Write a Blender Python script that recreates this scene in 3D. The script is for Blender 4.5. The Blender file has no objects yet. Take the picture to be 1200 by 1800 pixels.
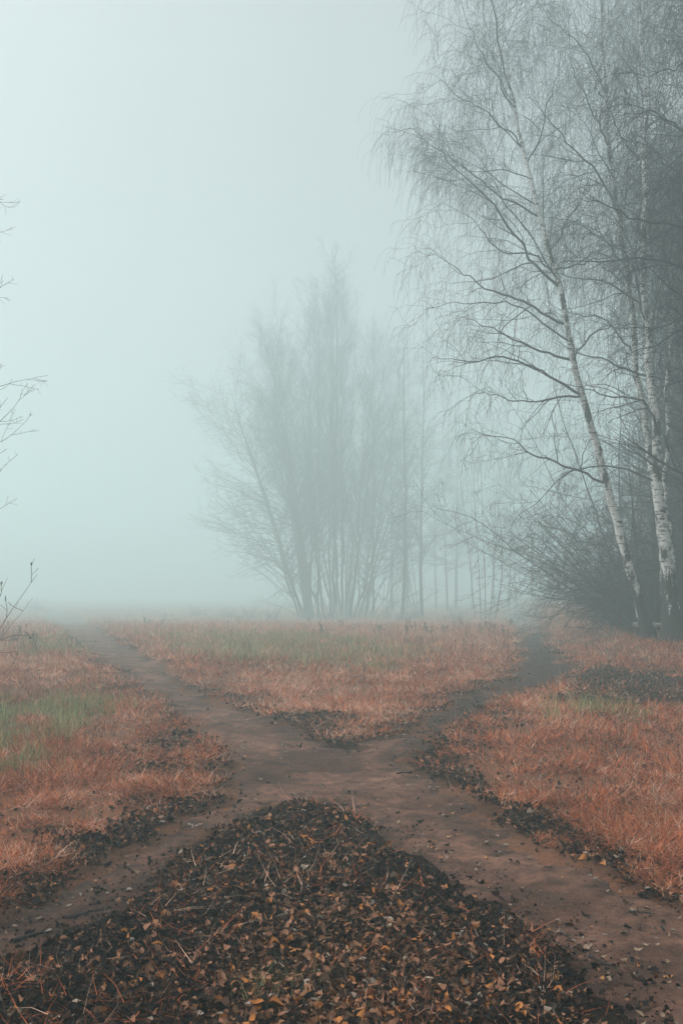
import bpy, math
import numpy as np

# ------------------------------------------------------------------ camera, sky, sun, exposure
S = bpy.context.scene
COL = S.collection
R = math.radians
H, F, HZ = 1.6, 1750.0, 1040.0          # eye height, focal length in photo pixels, horizon row of the photo

cam_data = bpy.data.cameras.new('camera')
cam_data.sensor_fit = 'VERTICAL'
cam_data.sensor_height = 36.0
cam_data.sensor_width = 24.0
cam_data.lens = F / 1800.0 * 36.0
cam_data.shift_y = (HZ - 900.0) / 1800.0
cam_data.clip_start, cam_data.clip_end = 0.05, 2000.0
cam = bpy.data.objects.new('camera', cam_data)
cam.location = (0, 0, H)
cam.rotation_euler = (R(90), 0, 0)
COL.objects.link(cam)
S.camera = cam

SUN_EL, SUN_AZ = 56.0, -80.0             # azimuth measured from the view direction, negative = left
world = bpy.data.worlds.new('World')
S.world = world
world.use_nodes = True
wn, wl = world.node_tree.nodes, world.node_tree.links
wn.clear()
sky = wn.new('ShaderNodeTexSky')
sky.sky_type = 'NISHITA'
sky.sun_disc = False
sky.sun_elevation = R(SUN_EL)
sky.sun_rotation = R(SUN_AZ)
sky.dust_density = 6.0
sky.air_density = 1.0
sky.ozone_density = 1.0
hsv = wn.new('ShaderNodeHueSaturation')
hsv.inputs['Saturation'].default_value = 0.20    # an overcast sky is nearly grey
wbg = wn.new('ShaderNodeBackground')
wbg.inputs['Strength'].default_value = 0.10
wout = wn.new('ShaderNodeOutputWorld')
wl.new(sky.outputs[0], hsv.inputs['Color'])
wl.new(hsv.outputs[0], wbg.inputs['Color'])
wl.new(wbg.outputs[0], wout.inputs['Surface'])

sun_data = bpy.data.lights.new('sun', 'SUN')
sun_data.energy = 1.5
sun_data.angle = R(35)
sun_data.color = (1.0, 0.97, 0.92)
sun = bpy.data.objects.new('sun', sun_data)
sun.rotation_euler = (R(90 - SUN_EL), 0, R(180 - SUN_AZ) )
COL.objects.link(sun)

S.view_settings.view_transform = 'Standard'
S.view_settings.look = 'None'
S.view_settings.gamma = 1.0
S.view_settings.exposure = 0.69
S.cycles.use_denoising = True
S.cycles.denoiser = 'OPENIMAGEDENOISE'
S.cycles.max_bounces = 8
S.cycles.diffuse_bounces = 2
S.cycles.volume_bounces = 5
S.cycles.sample_clamp_indirect = 8.0
HAZE_DENSITY = 0.0127

# ------------------------------------------------------------------ helpers
rng = np.random.default_rng(11)


def dip(y):
    """the meadow sinks a little towards its far end"""
    t = np.clip((np.asarray(y, float) - 28.0) / 64.0, 0, 1)
    return -0.95 * t * t * (3 - 2 * t)


def W(px, py):
    """the ground point seen at a photo pixel"""
    Y = H * F / (py - HZ)
    for _ in range(40):
        Y = 0.5 * Y + 0.5 * (H - float(dip(Y))) * F / (py - HZ)
    return ((px - 600.0) / F * Y, Y)


def PX(px, py, Y):
    """the point at distance Y seen at a photo pixel"""
    return (np.array([(px - 600.0) / F * Y, Y, H - (py - HZ) / F * Y]))


_lat = np.random.default_rng(5).random((256, 256))


def vnoise(x, y, freq, seed=0):
    x = np.asarray(x) * freq + seed * 17.3
    y = np.asarray(y) * freq + seed * 9.7
    xi, yi = np.floor(x).astype(int), np.floor(y).astype(int)
    fx, fy = x - xi, y - yi
    fx, fy = fx * fx * (3 - 2 * fx), fy * fy * (3 - 2 * fy)
    a = _lat[xi % 256, yi % 256]; b = _lat[(xi + 1) % 256, yi % 256]
    c = _lat[xi % 256, (yi + 1) % 256]; d = _lat[(xi + 1) % 256, (yi + 1) % 256]
    return (a * (1 - fx) + b * fx) * (1 - fy) + (c * (1 - fx) + d * fx) * fy


def fbm(x, y, freq, seed=0, octv=3):
    s, a, t = 0.0, 1.0, 0.0
    for o in range(octv):
        s = s + a * vnoise(x, y, freq * 2 ** o, seed + o * 3)
        t += a; a *= 0.55
    return s / t


def smooth(a, b, x):
    t = np.clip((x - a) / (b - a), 0, 1)
    return t * t * (3 - 2 * t)


def sdist(x, y, poly):
    """signed distance to a polygon in ground metres, positive inside"""
    x = np.asarray(x, float).ravel(); y = np.asarray(y, float).ravel()
    d = np.full(x.shape, 1e9); ins = np.zeros(x.shape, bool)
    n = len(poly)
    for i in range(n):
        ax, ay = poly[i]; bx, by = poly[(i + 1) % n]
        ex, ey = bx - ax, by - ay
        t = np.clip(((x - ax) * ex + (y - ay) * ey) / (ex * ex + ey * ey + 1e-12), 0, 1)
        d = np.minimum(d, (x - ax - t * ex) ** 2 + (y - ay - t * ey) ** 2)
        if ay != by:
            ins ^= ((ay > y) != (by > y)) & (x < (bx - ax) * (y - ay) / (by - ay) + ax)
    d = np.sqrt(d)
    return np.where(ins, d, -d)


def link(o, parent=None):
    COL.objects.link(o)
    if parent is not None:
        o.parent = parent
    return o


def tag(o, label=None, cat=None, group=None, kind=None):
    if label: o['label'] = label
    if cat: o['category'] = cat
    if group: o['group'] = group
    if kind: o['kind'] = kind
    return o


def empty(name, loc):
    o = bpy.data.objects.new(name, None)
    o.empty_display_size = 0.3
    o.location = loc
    return link(o)


def mesh_np(name, verts, quads=None, tris=None, mats=None, attrs=None, flat=False):
    me = bpy.data.meshes.new(name)
    verts = np.asarray(verts, np.float32)
    me.vertices.add(len(verts))
    me.vertices.foreach_set('co', verts.ravel())
    parts, starts, off = [], [], 0
    if quads is not None and len(quads):
        parts.append(np.asarray(quads, np.int32).ravel())
        starts.append(np.arange(len(quads), dtype=np.int32) * 4)
        off = len(quads) * 4
    if tris is not None and len(tris):
        parts.append(np.asarray(tris, np.int32).ravel())
        starts.append(off + np.arange(len(tris), dtype=np.int32) * 3)
    loops = np.concatenate(parts); st = np.concatenate(starts)
    me.loops.add(len(loops)); me.loops.foreach_set('vertex_index', loops)
    me.polygons.add(len(st)); me.polygons.foreach_set('loop_start', st)
    if not flat:
        me.polygons.foreach_set('use_smooth', np.ones(len(st), bool))
    for k, v in (attrs or {}).items():
        v = np.asarray(v, np.float32)
        if v.ndim == 1:
            a = me.attributes.new(k, 'FLOAT', 'POINT'); a.data.foreach_set('value', v)
        else:
            v4 = np.ones((len(v), 4), np.float32); v4[:, :3] = v
            a = me.attributes.new(k, 'FLOAT_COLOR', 'POINT'); a.data.foreach_set('color', v4.ravel())
    me.update(calc_edges=True)
    for m in (mats or []):
        me.materials.append(m)
    return me


def tubes(P, Rr, sides):
    """tubes along N polylines of K points, one mesh worth of vertices and quads"""
    N, K, _ = P.shape
    T = np.gradient(P, axis=1)
    T /= np.linalg.norm(T, axis=2, keepdims=True) + 1e-9
    m = T.mean(1); m /= np.linalg.norm(m, axis=1, keepdims=True) + 1e-9
    ref = np.where(np.abs(m[:, 2:3]) > 0.8, np.array([[1.0, 0, 0]]), np.array([[0, 0, 1.0]]))
    ref = ref[:, None, :]
    u = ref - (ref * T).sum(2, keepdims=True) * T
    u /= np.linalg.norm(u, axis=2, keepdims=True) + 1e-9
    v = np.cross(T, u)
    a = np.arange(sides) / sides * 2 * np.pi
    ring = u[:, :, None, :] * np.cos(a)[None, None, :, None] + v[:, :, None, :] * np.sin(a)[None, None, :, None]
    V = P[:, :, None, :] + ring * Rr[:, :, None, None]
    base = (np.arange(N) * K * sides)[:, None, None] + (np.arange(K - 1) * sides)[None, :, None]
    j = np.arange(sides)[None, None, :]
    j2 = (j + 1) % sides
    Q = np.stack([base + j, base + j2, base + sides + j2, base + sides + j], -1).reshape(-1, 4)
    rad = np.repeat(Rr.reshape(-1), sides)
    return V.reshape(-1, 3), Q, rad


def join_tubes(lst):
    vs, qs, rs, o = [], [], [], 0
    for P, Rr, s in lst:
        v, q, r = tubes(P, Rr, s)
        vs.append(v); qs.append(q + o); rs.append(r); o += len(v)
    return np.concatenate(vs), np.concatenate(qs), np.concatenate(rs)


def resample(pts, K):
    """smooth polyline through a few points (Catmull-Rom), K points evenly spaced"""
    pts = np.asarray(pts, float)
    p = np.vstack([2 * pts[0] - pts[1], pts, 2 * pts[-1] - pts[-2]])
    out = []
    for i in range(1, len(p) - 2):
        for t in np.linspace(0, 1, 8, endpoint=False):
            out.append(0.5 * ((2 * p[i]) + (-p[i - 1] + p[i + 1]) * t + (2 * p[i - 1] - 5 * p[i] + 4 * p[i + 1] - p[i + 2]) * t * t
                              + (-p[i - 1] + 3 * p[i] - 3 * p[i + 1] + p[i + 2]) * t ** 3))
    out.append(p[-2]); out = np.array(out)
    s = np.concatenate([[0], np.cumsum(np.linalg.norm(np.diff(out, axis=0), axis=1))])
    q = np.linspace(0, s[-1], K)
    return np.stack([np.interp(q, s, out[:, k]) for k in range(out.shape[1])], 1)


def grow(P, Rr, n, t0, t1, length, ang, grav, wob, K, rs=0.55, tip=0.25, rmin=0.0015, bias=None, tpow=1.0, taper_len=0.5, g=None):
    """n side shoots on each of the given polylines; grav < 0 droops, > 0 rises"""
    g = g or rng
    N, Kp, _ = P.shape
    idx = np.repeat(np.arange(N), n)
    M = len(idx)
    t = (np.tile(np.arange(n), N) + g.random(M)) / n
    t = t0 + (t1 - t0) * t ** tpow
    f = t * (Kp - 1); i0 = np.clip(f.astype(int), 0, Kp - 2); fr = (f - i0)[:, None]
    pos = P[idx, i0] * (1 - fr) + P[idx, i0 + 1] * fr
    rad = Rr[idx, i0] * (1 - fr[:, 0]) + Rr[idx, i0 + 1] * fr[:, 0]
    T = P[idx, i0 + 1] - P[idx, i0]; T /= np.linalg.norm(T, axis=1, keepdims=True) + 1e-9
    q = g.normal(size=(M, 3))
    if bias is not None:
        q += np.asarray(bias)
    pr = q - (q * T).sum(1, keepdims=True) * T
    pr /= np.linalg.norm(pr, axis=1, keepdims=True) + 1e-9
    a = np.radians(g.normal(ang[0], ang[1], M))[:, None]
    d = T * np.cos(a) + pr * np.sin(a)
    plen = np.linalg.norm(np.diff(P, axis=1), axis=2).sum(1)[idx]
    if length[0] == 'rel':
        L = plen * g.uniform(length[1], length[2], M)
    else:
        L = g.uniform(length[1], length[2], M)
    L = L * (1 - taper_len * (t - t0) / max(t1 - t0, 1e-6))
    st = (L / (K - 1))[:, None]
    out = np.empty((M, K, 3)); out[:, 0] = pos
    for k in range(1, K):
        d = d + g.normal(size=(M, 3)) * wob
        d[:, 2] += grav * (0.4 + 1.2 * k / K) * (1.0 / K)
        d /= np.linalg.norm(d, axis=1, keepdims=True) + 1e-9
        out[:, k] = out[:, k - 1] + d * st
    r0 = np.maximum(rad * rs * g.uniform(0.75, 1.1, M), rmin)
    R2 = r0[:, None] * np.linspace(1, tip, K)[None, :]
    return out, np.maximum(R2, rmin * 0.8)


def cat(a, b):
    """two sets of polylines with the same K"""
    return np.concatenate([a[0], b[0]]), np.concatenate([a[1], b[1]])

# ------------------------------------------------------------------ materials


class Mat:
    def __init__(s, name):
        s.m = bpy.data.materials.new(name); s.m.use_nodes = True
        s.n, s.l = s.m.node_tree.nodes, s.m.node_tree.links
        s.n.clear()
        s.out = s.n.new('ShaderNodeOutputMaterial')

    def bsdf(s, rough=0.9, spec=0.3):
        b = s.n.new('ShaderNodeBsdfPrincipled')
        b.inputs['Roughness'].default_value = rough
        b.inputs['Specular IOR Level'].default_value = spec
        s.l.new(b.outputs[0], s.out.inputs['Surface'])
        return b

    def coord(s, kind='Object', scale=(1, 1, 1)):
        c = s.n.new('ShaderNodeTexCoord'); m = s.n.new('ShaderNodeMapping')
        m.inputs['Scale'].default_value = scale
        s.l.new(c.outputs[kind], m.inputs[0])
        return m.outputs[0]

    def noise(s, vec, scale, detail=4, rough=0.6):
        n = s.n.new('ShaderNodeTexNoise')
        n.inputs['Scale'].default_value = scale; n.inputs['Detail'].default_value = detail; n.inputs['Roughness'].default_value = rough
        s.l.new(vec, n.inputs['Vector'])
        return n.outputs['Fac']

    def ramp(s, fac, stops):
        r = s.n.new('ShaderNodeValToRGB')
        el = r.color_ramp.elements
        while len(el) < len(stops): el.new(0.5)
        for e, (p, c) in zip(el, stops):
            e.position = p
            e.color = (c, c, c, 1) if isinstance(c, (int, float)) else (*c, 1)
        s.l.new(fac, r.inputs[0])
        return r.outputs[0]

    def mix(s, fac, a, b, mode='MIX'):
        m = s.n.new('ShaderNodeMix'); m.data_type = 'RGBA'; m.blend_type = mode
        for sock, v in ((m.inputs[0], fac), (m.inputs[6], a), (m.inputs[7], b)):
            if isinstance(v, (int, float)): sock.default_value = v
            elif isinstance(v, tuple): sock.default_value = (*v, 1)
            else: s.l.new(v, sock)
        return m.outputs[2]

    def math(s, op, a, b=0.0):
        m = s.n.new('ShaderNodeMath'); m.operation = op
        for sock, v in zip(m.inputs, (a, b)):
            if isinstance(v, (int, float)): sock.default_value = v
            else: s.l.new(v, sock)
        return m.outputs[0]

    def attr(s, name, out='Fac'):
        a = s.n.new('ShaderNodeAttribute'); a.attribute_name = name
        return a.outputs[out]

    def bump(s, b, h, strength, dist):
        n = s.n.new('ShaderNodeBump')
        n.inputs['Strength'].default_value = strength; n.inputs['Distance'].default_value = dist
        s.l.new(h, n.inputs['Height']); s.l.new(n.outputs[0], b.inputs['Normal'])


def mat_simple(name, col, rough=0.9, var=0.4, scale=8.0, spec=0.2):
    M = Mat(name); b = M.bsdf(rough, spec)
    f = M.noise(M.coord(), scale)
    c = M.ramp(f, [(0.3, tuple(x * (1 - var) for x in col)), (0.7, tuple(min(1, x * (1 + var)) for x in col))])
    M.l.new(c, b.inputs['Base Color'])
    return M.m


def mat_attr(name, rough=0.9, spec=0.2, trans=0.0):
    M = Mat(name); b = M.bsdf(rough, spec)
    M.l.new(M.attr('tint', 'Color'), b.inputs['Base Color'])
    return M.m


def mat_birch(name, dark_to=(1.0, 3.6), white=(0.88, 0.87, 0.85)):
    M = Mat(name); b = M.bsdf(0.85, 0.2)
    co = M.coord()
    bands = M.noise(M.coord(scale=(2.2, 2.2, 11.0)), 2.0, 5, 0.65)
    lent = M.ramp(bands, [(0.545, 0.0), (0.60, 1.0)])
    blot = M.ramp(M.noise(M.coord(scale=(2.0, 2.0, 1.1)), 1.3, 4, 0.6), [(0.53, 0.0), (0.59, 1.0)])
    dark = M.math('MAXIMUM', lent, blot)
    sep = M.n.new('ShaderNodeSeparateXYZ'); M.l.new(co, sep.inputs[0])
    hgt = M.math('ADD', sep.outputs[2], M.math('MULTIPLY', M.math('SUBTRACT', M.noise(M.coord(scale=(6, 6, 0.8)), 1.2, 5, 0.75), 0.5), 7.0))
    mr = M.n.new('ShaderNodeMapRange'); mr.inputs[1].default_value = dark_to[0]; mr.inputs[2].default_value = dark_to[1]
    mr.inputs[3].default_value = 1.0; mr.inputs[4].default_value = 0.0
    M.l.new(hgt, mr.inputs[0])
    old = M.ramp(mr.outputs[0], [(0.40, 0.0), (0.55, 1.0)])
    dark = M.math('MAXIMUM', dark, old)
    thin = M.ramp(M.attr('rad'), [(0.022, 1.0), (0.042, 0.0)])
    wcol = M.mix(M.noise(co, 5.0), (white[0] * 0.75, white[1] * 0.74, white[2] * 0.73), white)
    dcol = M.mix(M.noise(M.coord(scale=(9, 9, 2)), 3.0), (0.018, 0.017, 0.018), (0.06, 0.05, 0.048))
    c = M.mix(dark, wcol, dcol)
    c = M.mix(thin, c, (0.085, 0.07, 0.07))
    M.l.new(c, b.inputs['Base Color'])
    M.bump(b, M.noise(M.coord(scale=(12, 12, 2.5)), 2.0), 0.6, 0.02)
    return M.m


M_birch = mat_birch('birch_bark', (0.4, 2.6))
M_birch_old = mat_birch('old_birch_bark', (0.9, 2.5))
M_twig = mat_simple('birch_twig', (0.030, 0.022, 0.028), 0.9, 0.4, 1.5)
M_dark_twig = mat_simple('dark_twig', (0.020, 0.013, 0.021), 0.9, 0.4, 1.5)
M_bark = mat_simple('grey_bark', (0.055, 0.050, 0.047), 0.95, 0.5, 6.0)
M_grey_twig = mat_simple('grey_twig', (0.045, 0.042, 0.040), 0.95, 0.4, 1.5)
M_pale_bark = mat_simple('pale_bark', (0.40, 0.36, 0.32), 0.9, 0.4, 3.0)
M_weed = mat_simple('dry_weed', (0.16, 0.085, 0.055), 0.95, 0.5, 20.0)
M_grass = mat_attr('dry_grass', 0.95, 0.05)
M_leaf = mat_attr('fallen_leaves', 0.9, 0.08)

# ------------------------------------------------------------------ haze: one box of even air round everything
bm_v = np.array([(x, y, z) for x in (-430, 430) for y in (-70, 560) for z in (-2.4, 31.0)], float)
bm_q = [(0, 1, 3, 2), (4, 6, 7, 5), (0, 4, 5, 1), (2, 3, 7, 6), (0, 2, 6, 4), (1, 5, 7, 3)]
hm = bpy.data.materials.new('haze'); hm.use_nodes = True
hm.node_tree.nodes.clear()
ho = hm.node_tree.nodes.new('ShaderNodeOutputMaterial')
hv = hm.node_tree.nodes.new('ShaderNodeVolumePrincipled')
hv.inputs['Density'].default_value = HAZE_DENSITY
hv.inputs['Color'].default_value = (0.81, 0.988, 0.995, 1)
hv.inputs['Anisotropy'].default_value = 0.25
hm.node_tree.links.new(hv.outputs[0], ho.inputs['Volume'])
haze = link(bpy.data.objects.new('haze', mesh_np('haze', bm_v, bm_q, mats=[hm], flat=True)))
tag(haze, 'even white morning mist filling the whole clearing', 'mist', kind='stuff')

# ------------------------------------------------------------------ ground and paths
path_px = [(78, 1085), (95, 1100), (130, 1130), (190, 1170), (255, 1215), (310, 1255), (355, 1300), (392, 1350), (398, 1385), (365, 1425),
           (290, 1458), (200, 1500), (110, 1548), (0, 1600), (-160, 1690), (-420, 1850), (-700, 2100),
           (-560, 2100), (-260, 1880), (-90, 1760), (0, 1700), (100, 1650), (200, 1598), (300, 1535), (390, 1480), (470, 1432), (540, 1412),
           (610, 1432), (670, 1472), (750, 1515), (840, 1575), (930, 1648), (1010, 1728), (1085, 1810), (1190, 1950), (1330, 2150),
           (1900, 2150), (1640, 1850), (1420, 1690), (1200, 1582), (1070, 1528), (980, 1485), (900, 1445), (830, 1402), (765, 1368),
           (715, 1335), (755, 1308), (806, 1277), (856, 1249), (918, 1219), (985, 1193), (1000, 1175), (975, 1150), (960, 1125), (950, 1100), (944, 1085), (940, 1072),
            (902, 1072), (898, 1085), (900, 1100), (915, 1125), (918, 1150), (898, 1185), (840, 1216), (765, 1254), (690, 1288), (640, 1312), (608, 1322),
            (572, 1312), (540, 1290), (494, 1264), (428, 1237), (354, 1206), (270, 1168), (215, 1130), (170, 1103), (143, 1085), (120, 1072), (85, 1072)]
PATH = [W(*p) for p in path_px]
track_px = [(985, 1190), (1060, 1174), (1150, 1184), (1260, 1196), (1500, 1205), (1500, 1258), (1250, 1250), (1120, 1252), (1000, 1244), (930, 1236)]
TRACK = [W(*p) for p in track_px]                    # dark leafy track that leaves to the right
zone_px = {
    'wedge': [(540, 1405), (420, 1460), (300, 1530), (100, 1645), (-100, 1765), (-600, 2200), (1400, 2200), (1100, 1810), (1010, 1725), (840, 1570), (670, 1468), (600, 1425)],
    'bank': [(690, 1325), (740, 1318), (830, 1345), (900, 1400), (1000, 1440), (1100, 1480), (1210, 1515), (1500, 1620), (1500, 1760), (1210, 1590), (1070, 1530), (900, 1448), (765, 1370)],
    'point': [(375, 1222), (440, 1225), (500, 1240), (560, 1258), (640, 1270), (700, 1285), (700, 1300), (640, 1322), (600, 1332), (555, 1315), (470, 1262)],
    'verge': [(300, 1250), (355, 1292), (395, 1340), (400, 1390), (360, 1430), (280, 1465), (150, 1535), (0, 1605), (-200, 1720), (-300, 1700), (-60, 1560), (90, 1490), (210, 1425), (260, 1370), (120, 1340), (180, 1320), (280, 1295)],
    'forkside': [(715, 1338), (770, 1300), (830, 1270), (930, 1222), (985, 1195), (1000, 1170), (1050, 1180), (990, 1215), (900, 1255), (850, 1280), (815, 1305), (830, 1345), (780, 1350)],
}
CORE = [W(*p) for p in [(600, 1530), (760, 1605), (880, 1715), (985, 1850), (1060, 2050), (60, 2050), (310, 1820), (430, 1680), (520, 1580)]]
ZONE = {k: [W(*p) for p in v] for k, v in zone_px.items()}
green_px = [[(-80, 1235), (60, 1225), (130, 1245), (140, 1300), (60, 1330), (-80, 1345)],
            [(60, 1225), (160, 1215), (180, 1250), (110, 1265)],
            [(-80, 1335), (40, 1330), (60, 1375), (-80, 1385)],
            [(260, 1120), (520, 1118), (680, 1125), (740, 1150), (640, 1185), (480, 1175), (330, 1160)],
            [(20, 1125), (170, 1120), (190, 1150), (60, 1160)],
            [(970, 1245), (1070, 1240), (1075, 1262), (975, 1275)],
            [(440, 1742), (535, 1740), (545, 1768), (450, 1766)]]
GREEN = [[W(*p) for p in g] for g in green_px]


def edge_noise(x, y):
    a = np.clip(0.02 * y, 0.07, 0.45)
    return (fbm(x, y, 1.1, 4) - 0.5) * 2.2 * a + (vnoise(x, y, 4.0, 8) - 0.5) * 0.20 + (vnoise(x, y, 11.0, 9) - 0.5) * 0.10


def path_field(x, y):
    x = np.asarray(x, float).ravel(); y = np.asarray(y, float).ravel()
    return sdist(x, y, PATH) + edge_noise(x, y)


def litter_field(x, y):
    x = np.asarray(x, float).ravel(); y = np.asarray(y, float).ravel()
    w = np.zeros(len(x))
    f = np.clip(0.02 * y, 0.12, 0.5)
    for k, p in list(ZONE.items()) + [('track', TRACK)]:
        s = sdist(x, y, p) + edge_noise(x, y) * 2.2 - (0.12 if k not in ('wedge', 'track') else 0.0)
        a = smooth(-1.6 * f, f * 1.6, s) if k != 'wedge' else smooth(-0.48, -0.12, s)
        if k != 'wedge':      # grass grows through the litter in tufts
            lo = {'verge': 0.35, 'track': 0.97}.get(k, 0.6)
            a = a * (0.66 if k == 'verge' else 0.95) * (lo + (1 - lo) * smooth(0.36, 0.58, fbm(x, y, 1.9, 57)))
        w = np.maximum(w, a)
    e = 0.75 * smooth(-0.60, -0.16, sdist(x, y, PATH) + edge_noise(x, y)) * smooth(0.36, 0.56, fbm(x, y, 1.3, 91) + 0.05)
    e = e * smooth(0.16, -0.03, sdist(x, y, PATH) + edge_noise(x, y))
    return np.maximum(w, e)


def wedge_core(x, y):
    """the leafy tongue between the two near paths has reddish grass in its middle"""
    s = sdist(x, y, CORE) + edge_noise(x, y) * 2.0
    return smooth(-0.25, 0.30, s)


def green_field(x, y):
    x = np.asarray(x, float).ravel(); y = np.asarray(y, float).ravel()
    w = np.zeros(len(x))
    for k, g in enumerate(GREEN):
        s = sdist(x, y, g)
        f = np.clip(0.03 * y, 0.1, 1.5)
        w = np.maximum(w, smooth(-f, f, s + (fbm(x, y, 1.5, 31) - 0.5) * 3 * f) * 1.0)
    return w


def height(x, y):
    x = np.asarray(x, float); y = np.asarray(y, float)
    fade = np.clip(y / 12.0, 0.15, 1)
    h = (fbm(x, y, 0.22, 2) - 0.5) * 0.22 * fade + (vnoise(x, y, 1.4, 7) - 0.5) * 0.05
    h = h + dip(y) * smooth(3.5, 1.5, x - 0.16 * y) + 0.33 * smooth(2.3, 3.7, x - 0.16 * y) * smooth(16.5, 24.5, y)     # the wood stands a little higher
    return h


def sinh_axis(lo, hi, n, k):
    u = np.linspace(-1, 1, n); a = np.sinh(k * u) / np.sinh(k)
    return np.where(a < 0, -a * lo, a * hi)


gx = sinh_axis(-410.0, 410.0, 421, 7.0)
gy = np.concatenate([np.linspace(-60, 1.5, 24), 1.5 + np.cumsum(0.035 * 1.0115 ** np.arange(1, 430))])
gy = np.concatenate([gy[gy < 200], np.linspace(205, 540, 24)])
X, Y = np.meshgrid(gx, gy)
fx, fy = X.ravel(), Y.ravel()
pf = path_field(fx, fy)
lf = litter_field(fx, fy)
gf = green_field(fx, fy)
grain = np.where(fy < 40, (rng.random(len(fx)) - 0.5) * 0.012, 0)
fz = height(fx, fy) - 0.05 * smooth(0.0, 0.25, pf) + grain * (pf < 0.1)
ny_, nx_ = X.shape
i = (np.arange(ny_ - 1)[:, None] * nx_ + np.arange(nx_ - 1)[None, :]).ravel()
gq = np.stack([i, i + 1, i + nx_ + 1, i + nx_], 1)
GM = Mat('meadow_soil'); b = GM.bsdf(0.97, 0.03)
co = GM.coord()
n1, n2 = GM.noise(co, 1.3, 6), GM.noise(co, 22.0, 4)
straw = GM.mix(n2, (0.060, 0.028, 0.018), (0.28, 0.120, 0.070))
straw = GM.mix(GM.ramp(n1, [(0.4, 0.0), (0.62, 1.0)]), straw, (0.13, 0.070, 0.047))
straw = GM.mix(GM.math('MULTIPLY', GM.attr('green'), 0.3), straw, (0.13, 0.14, 0.075))
mulch = GM.mix(n2, (0.006, 0.005, 0.005), (0.028, 0.018, 0.013))
GM.l.new(GM.mix(GM.attr('litter'), straw, mulch), b.inputs['Base Color'])
GM.bump(b, GM.noise(co, 30.0, 5), 1.0, 0.03)
ground = link(bpy.data.objects.new('ground', mesh_np('ground', np.stack([fx, fy, fz], 1), gq, mats=[GM.m], attrs={'litter': lf, 'green': gf})))
tag(ground, 'meadow ground of matted grass roots and dark leaf mulch', 'ground', kind='structure')

# trodden earth paths, a sheet of their own laid into the meadow
ps = np.linspace(-0.62, 0.72, 760)
py_ = 2.0 * np.exp(np.linspace(0, math.log(95 / 2.0), 560))
PS, PYY = np.meshgrid(ps, py_)
qx, qy = (PS * PYY).ravel(), PYY.ravel()
pf2 = path_field(qx, qy)
qz = height(qx, qy) - 0.018 + (fbm(qx, qy, 2.2, 41) - 0.5) * 0.035 + (vnoise(qx, qy, 5.0, 14) - 0.5) * 0.034 + (vnoise(qx, qy, 13.0, 18) - 0.5) * 0.010 + (vnoise(qx, qy, 28.0, 15) - 0.5) * 0.005 - 0.06 * smooth(0.05, -0.12, pf2)
n2_, n1_ = PS.shape
i = (np.arange(n2_ - 1)[:, None] * n1_ + np.arange(n1_ - 1)[None, :]).ravel()
pq = np.stack([i, i + 1, i + n1_ + 1, i + n1_], 1)
pq = pq[(pf2[pq] > -0.12).all(1)]
used, inv = np.unique(pq.ravel(), return_inverse=True)
forkw = smooth(-0.2, 0.5, sdist(qx, qy, [W(*p) for p in [(690, 1290), (1010, 1060), (1100, 1120), (1000, 1210), (800, 1340), (720, 1345)]]))
PM = Mat('trodden_earth'); b = PM.bsdf(0.8, 0.08)
co = PM.coord()
n1, n2, n3 = PM.noise(co, 0.9, 5), PM.noise(co, 9.0, 6, 0.7), PM.noise(PM.coord(scale=(1, 2.2, 1)), 60.0, 3)
c = PM.ramp(n1, [(0.36, (0.105, 0.052, 0.037)), (0.62, (0.290, 0.146, 0.102))])
c = PM.mix(PM.ramp(n2, [(0.42, 0.55), (0.56, 0.0)]), c, (0.040, 0.026, 0.022))
c = PM.mix(PM.ramp(PM.noise(PM.coord(scale=(1, 1.3, 1)), 2.6, 4, 0.6), [(0.36, 0.75), (0.50, 0.0)]), c, (0.060, 0.034, 0.026))
c = PM.mix(PM.ramp(n3, [(0.62, 0.0), (0.72, 0.6)]), c, (0.20, 0.15, 0.125))
c = PM.mix(PM.math('MULTIPLY', PM.attr('leafy'), PM.ramp(n2, [(0.35, 1.0), (0.7, 0.55)])), c, (0.032, 0.023, 0.020))
PM.l.new(c, b.inputs['Base Color'])
PM.l.new(PM.ramp(n2, [(0.35, 0.62), (0.6, 0.92)]), b.inputs['Roughness'])
PM.bump(b, PM.math('ADD', PM.noise(co, 45.0, 6, 0.7), PM.math('MULTIPLY', n2, 2.0)), 1.0, 0.03)
path = link(bpy.data.objects.new('path', mesh_np('path', np.stack([qx, qy, qz], 1)[used], inv.reshape(-1, 4), mats=[PM.m], attrs={'leafy': np.maximum(forkw * 1.0, 0.9 * smooth(0.40, -0.02, pf2) * smooth(0.30, 0.60, fbm(qx, qy, 1.7, 44)))[used]})))
tag(path, 'bare brown earth paths crossing in the clearing', 'path', kind='structure')


def surf(x, y):
    """height of whatever lies on top, path or meadow"""
    p = path_field(x, y)
    hh = height(x, y)
    hp = hh - 0.018 + (fbm(x, y, 2.2, 41) - 0.5) * 0.035
    return np.where(p > 0.0, hp, hh), p

# ------------------------------------------------------------------ grass (stuff)


def scatter(n, y0, y1, s0=-0.56, s1=0.56, pw=0.0, g=rng):
    """points spread thinner with distance (density about 1 / y^2)"""
    u = g.random(n)
    yy = y0 * (y1 / y0) ** u
    return g.uniform(s0, s1, n) * yy, yy


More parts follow.
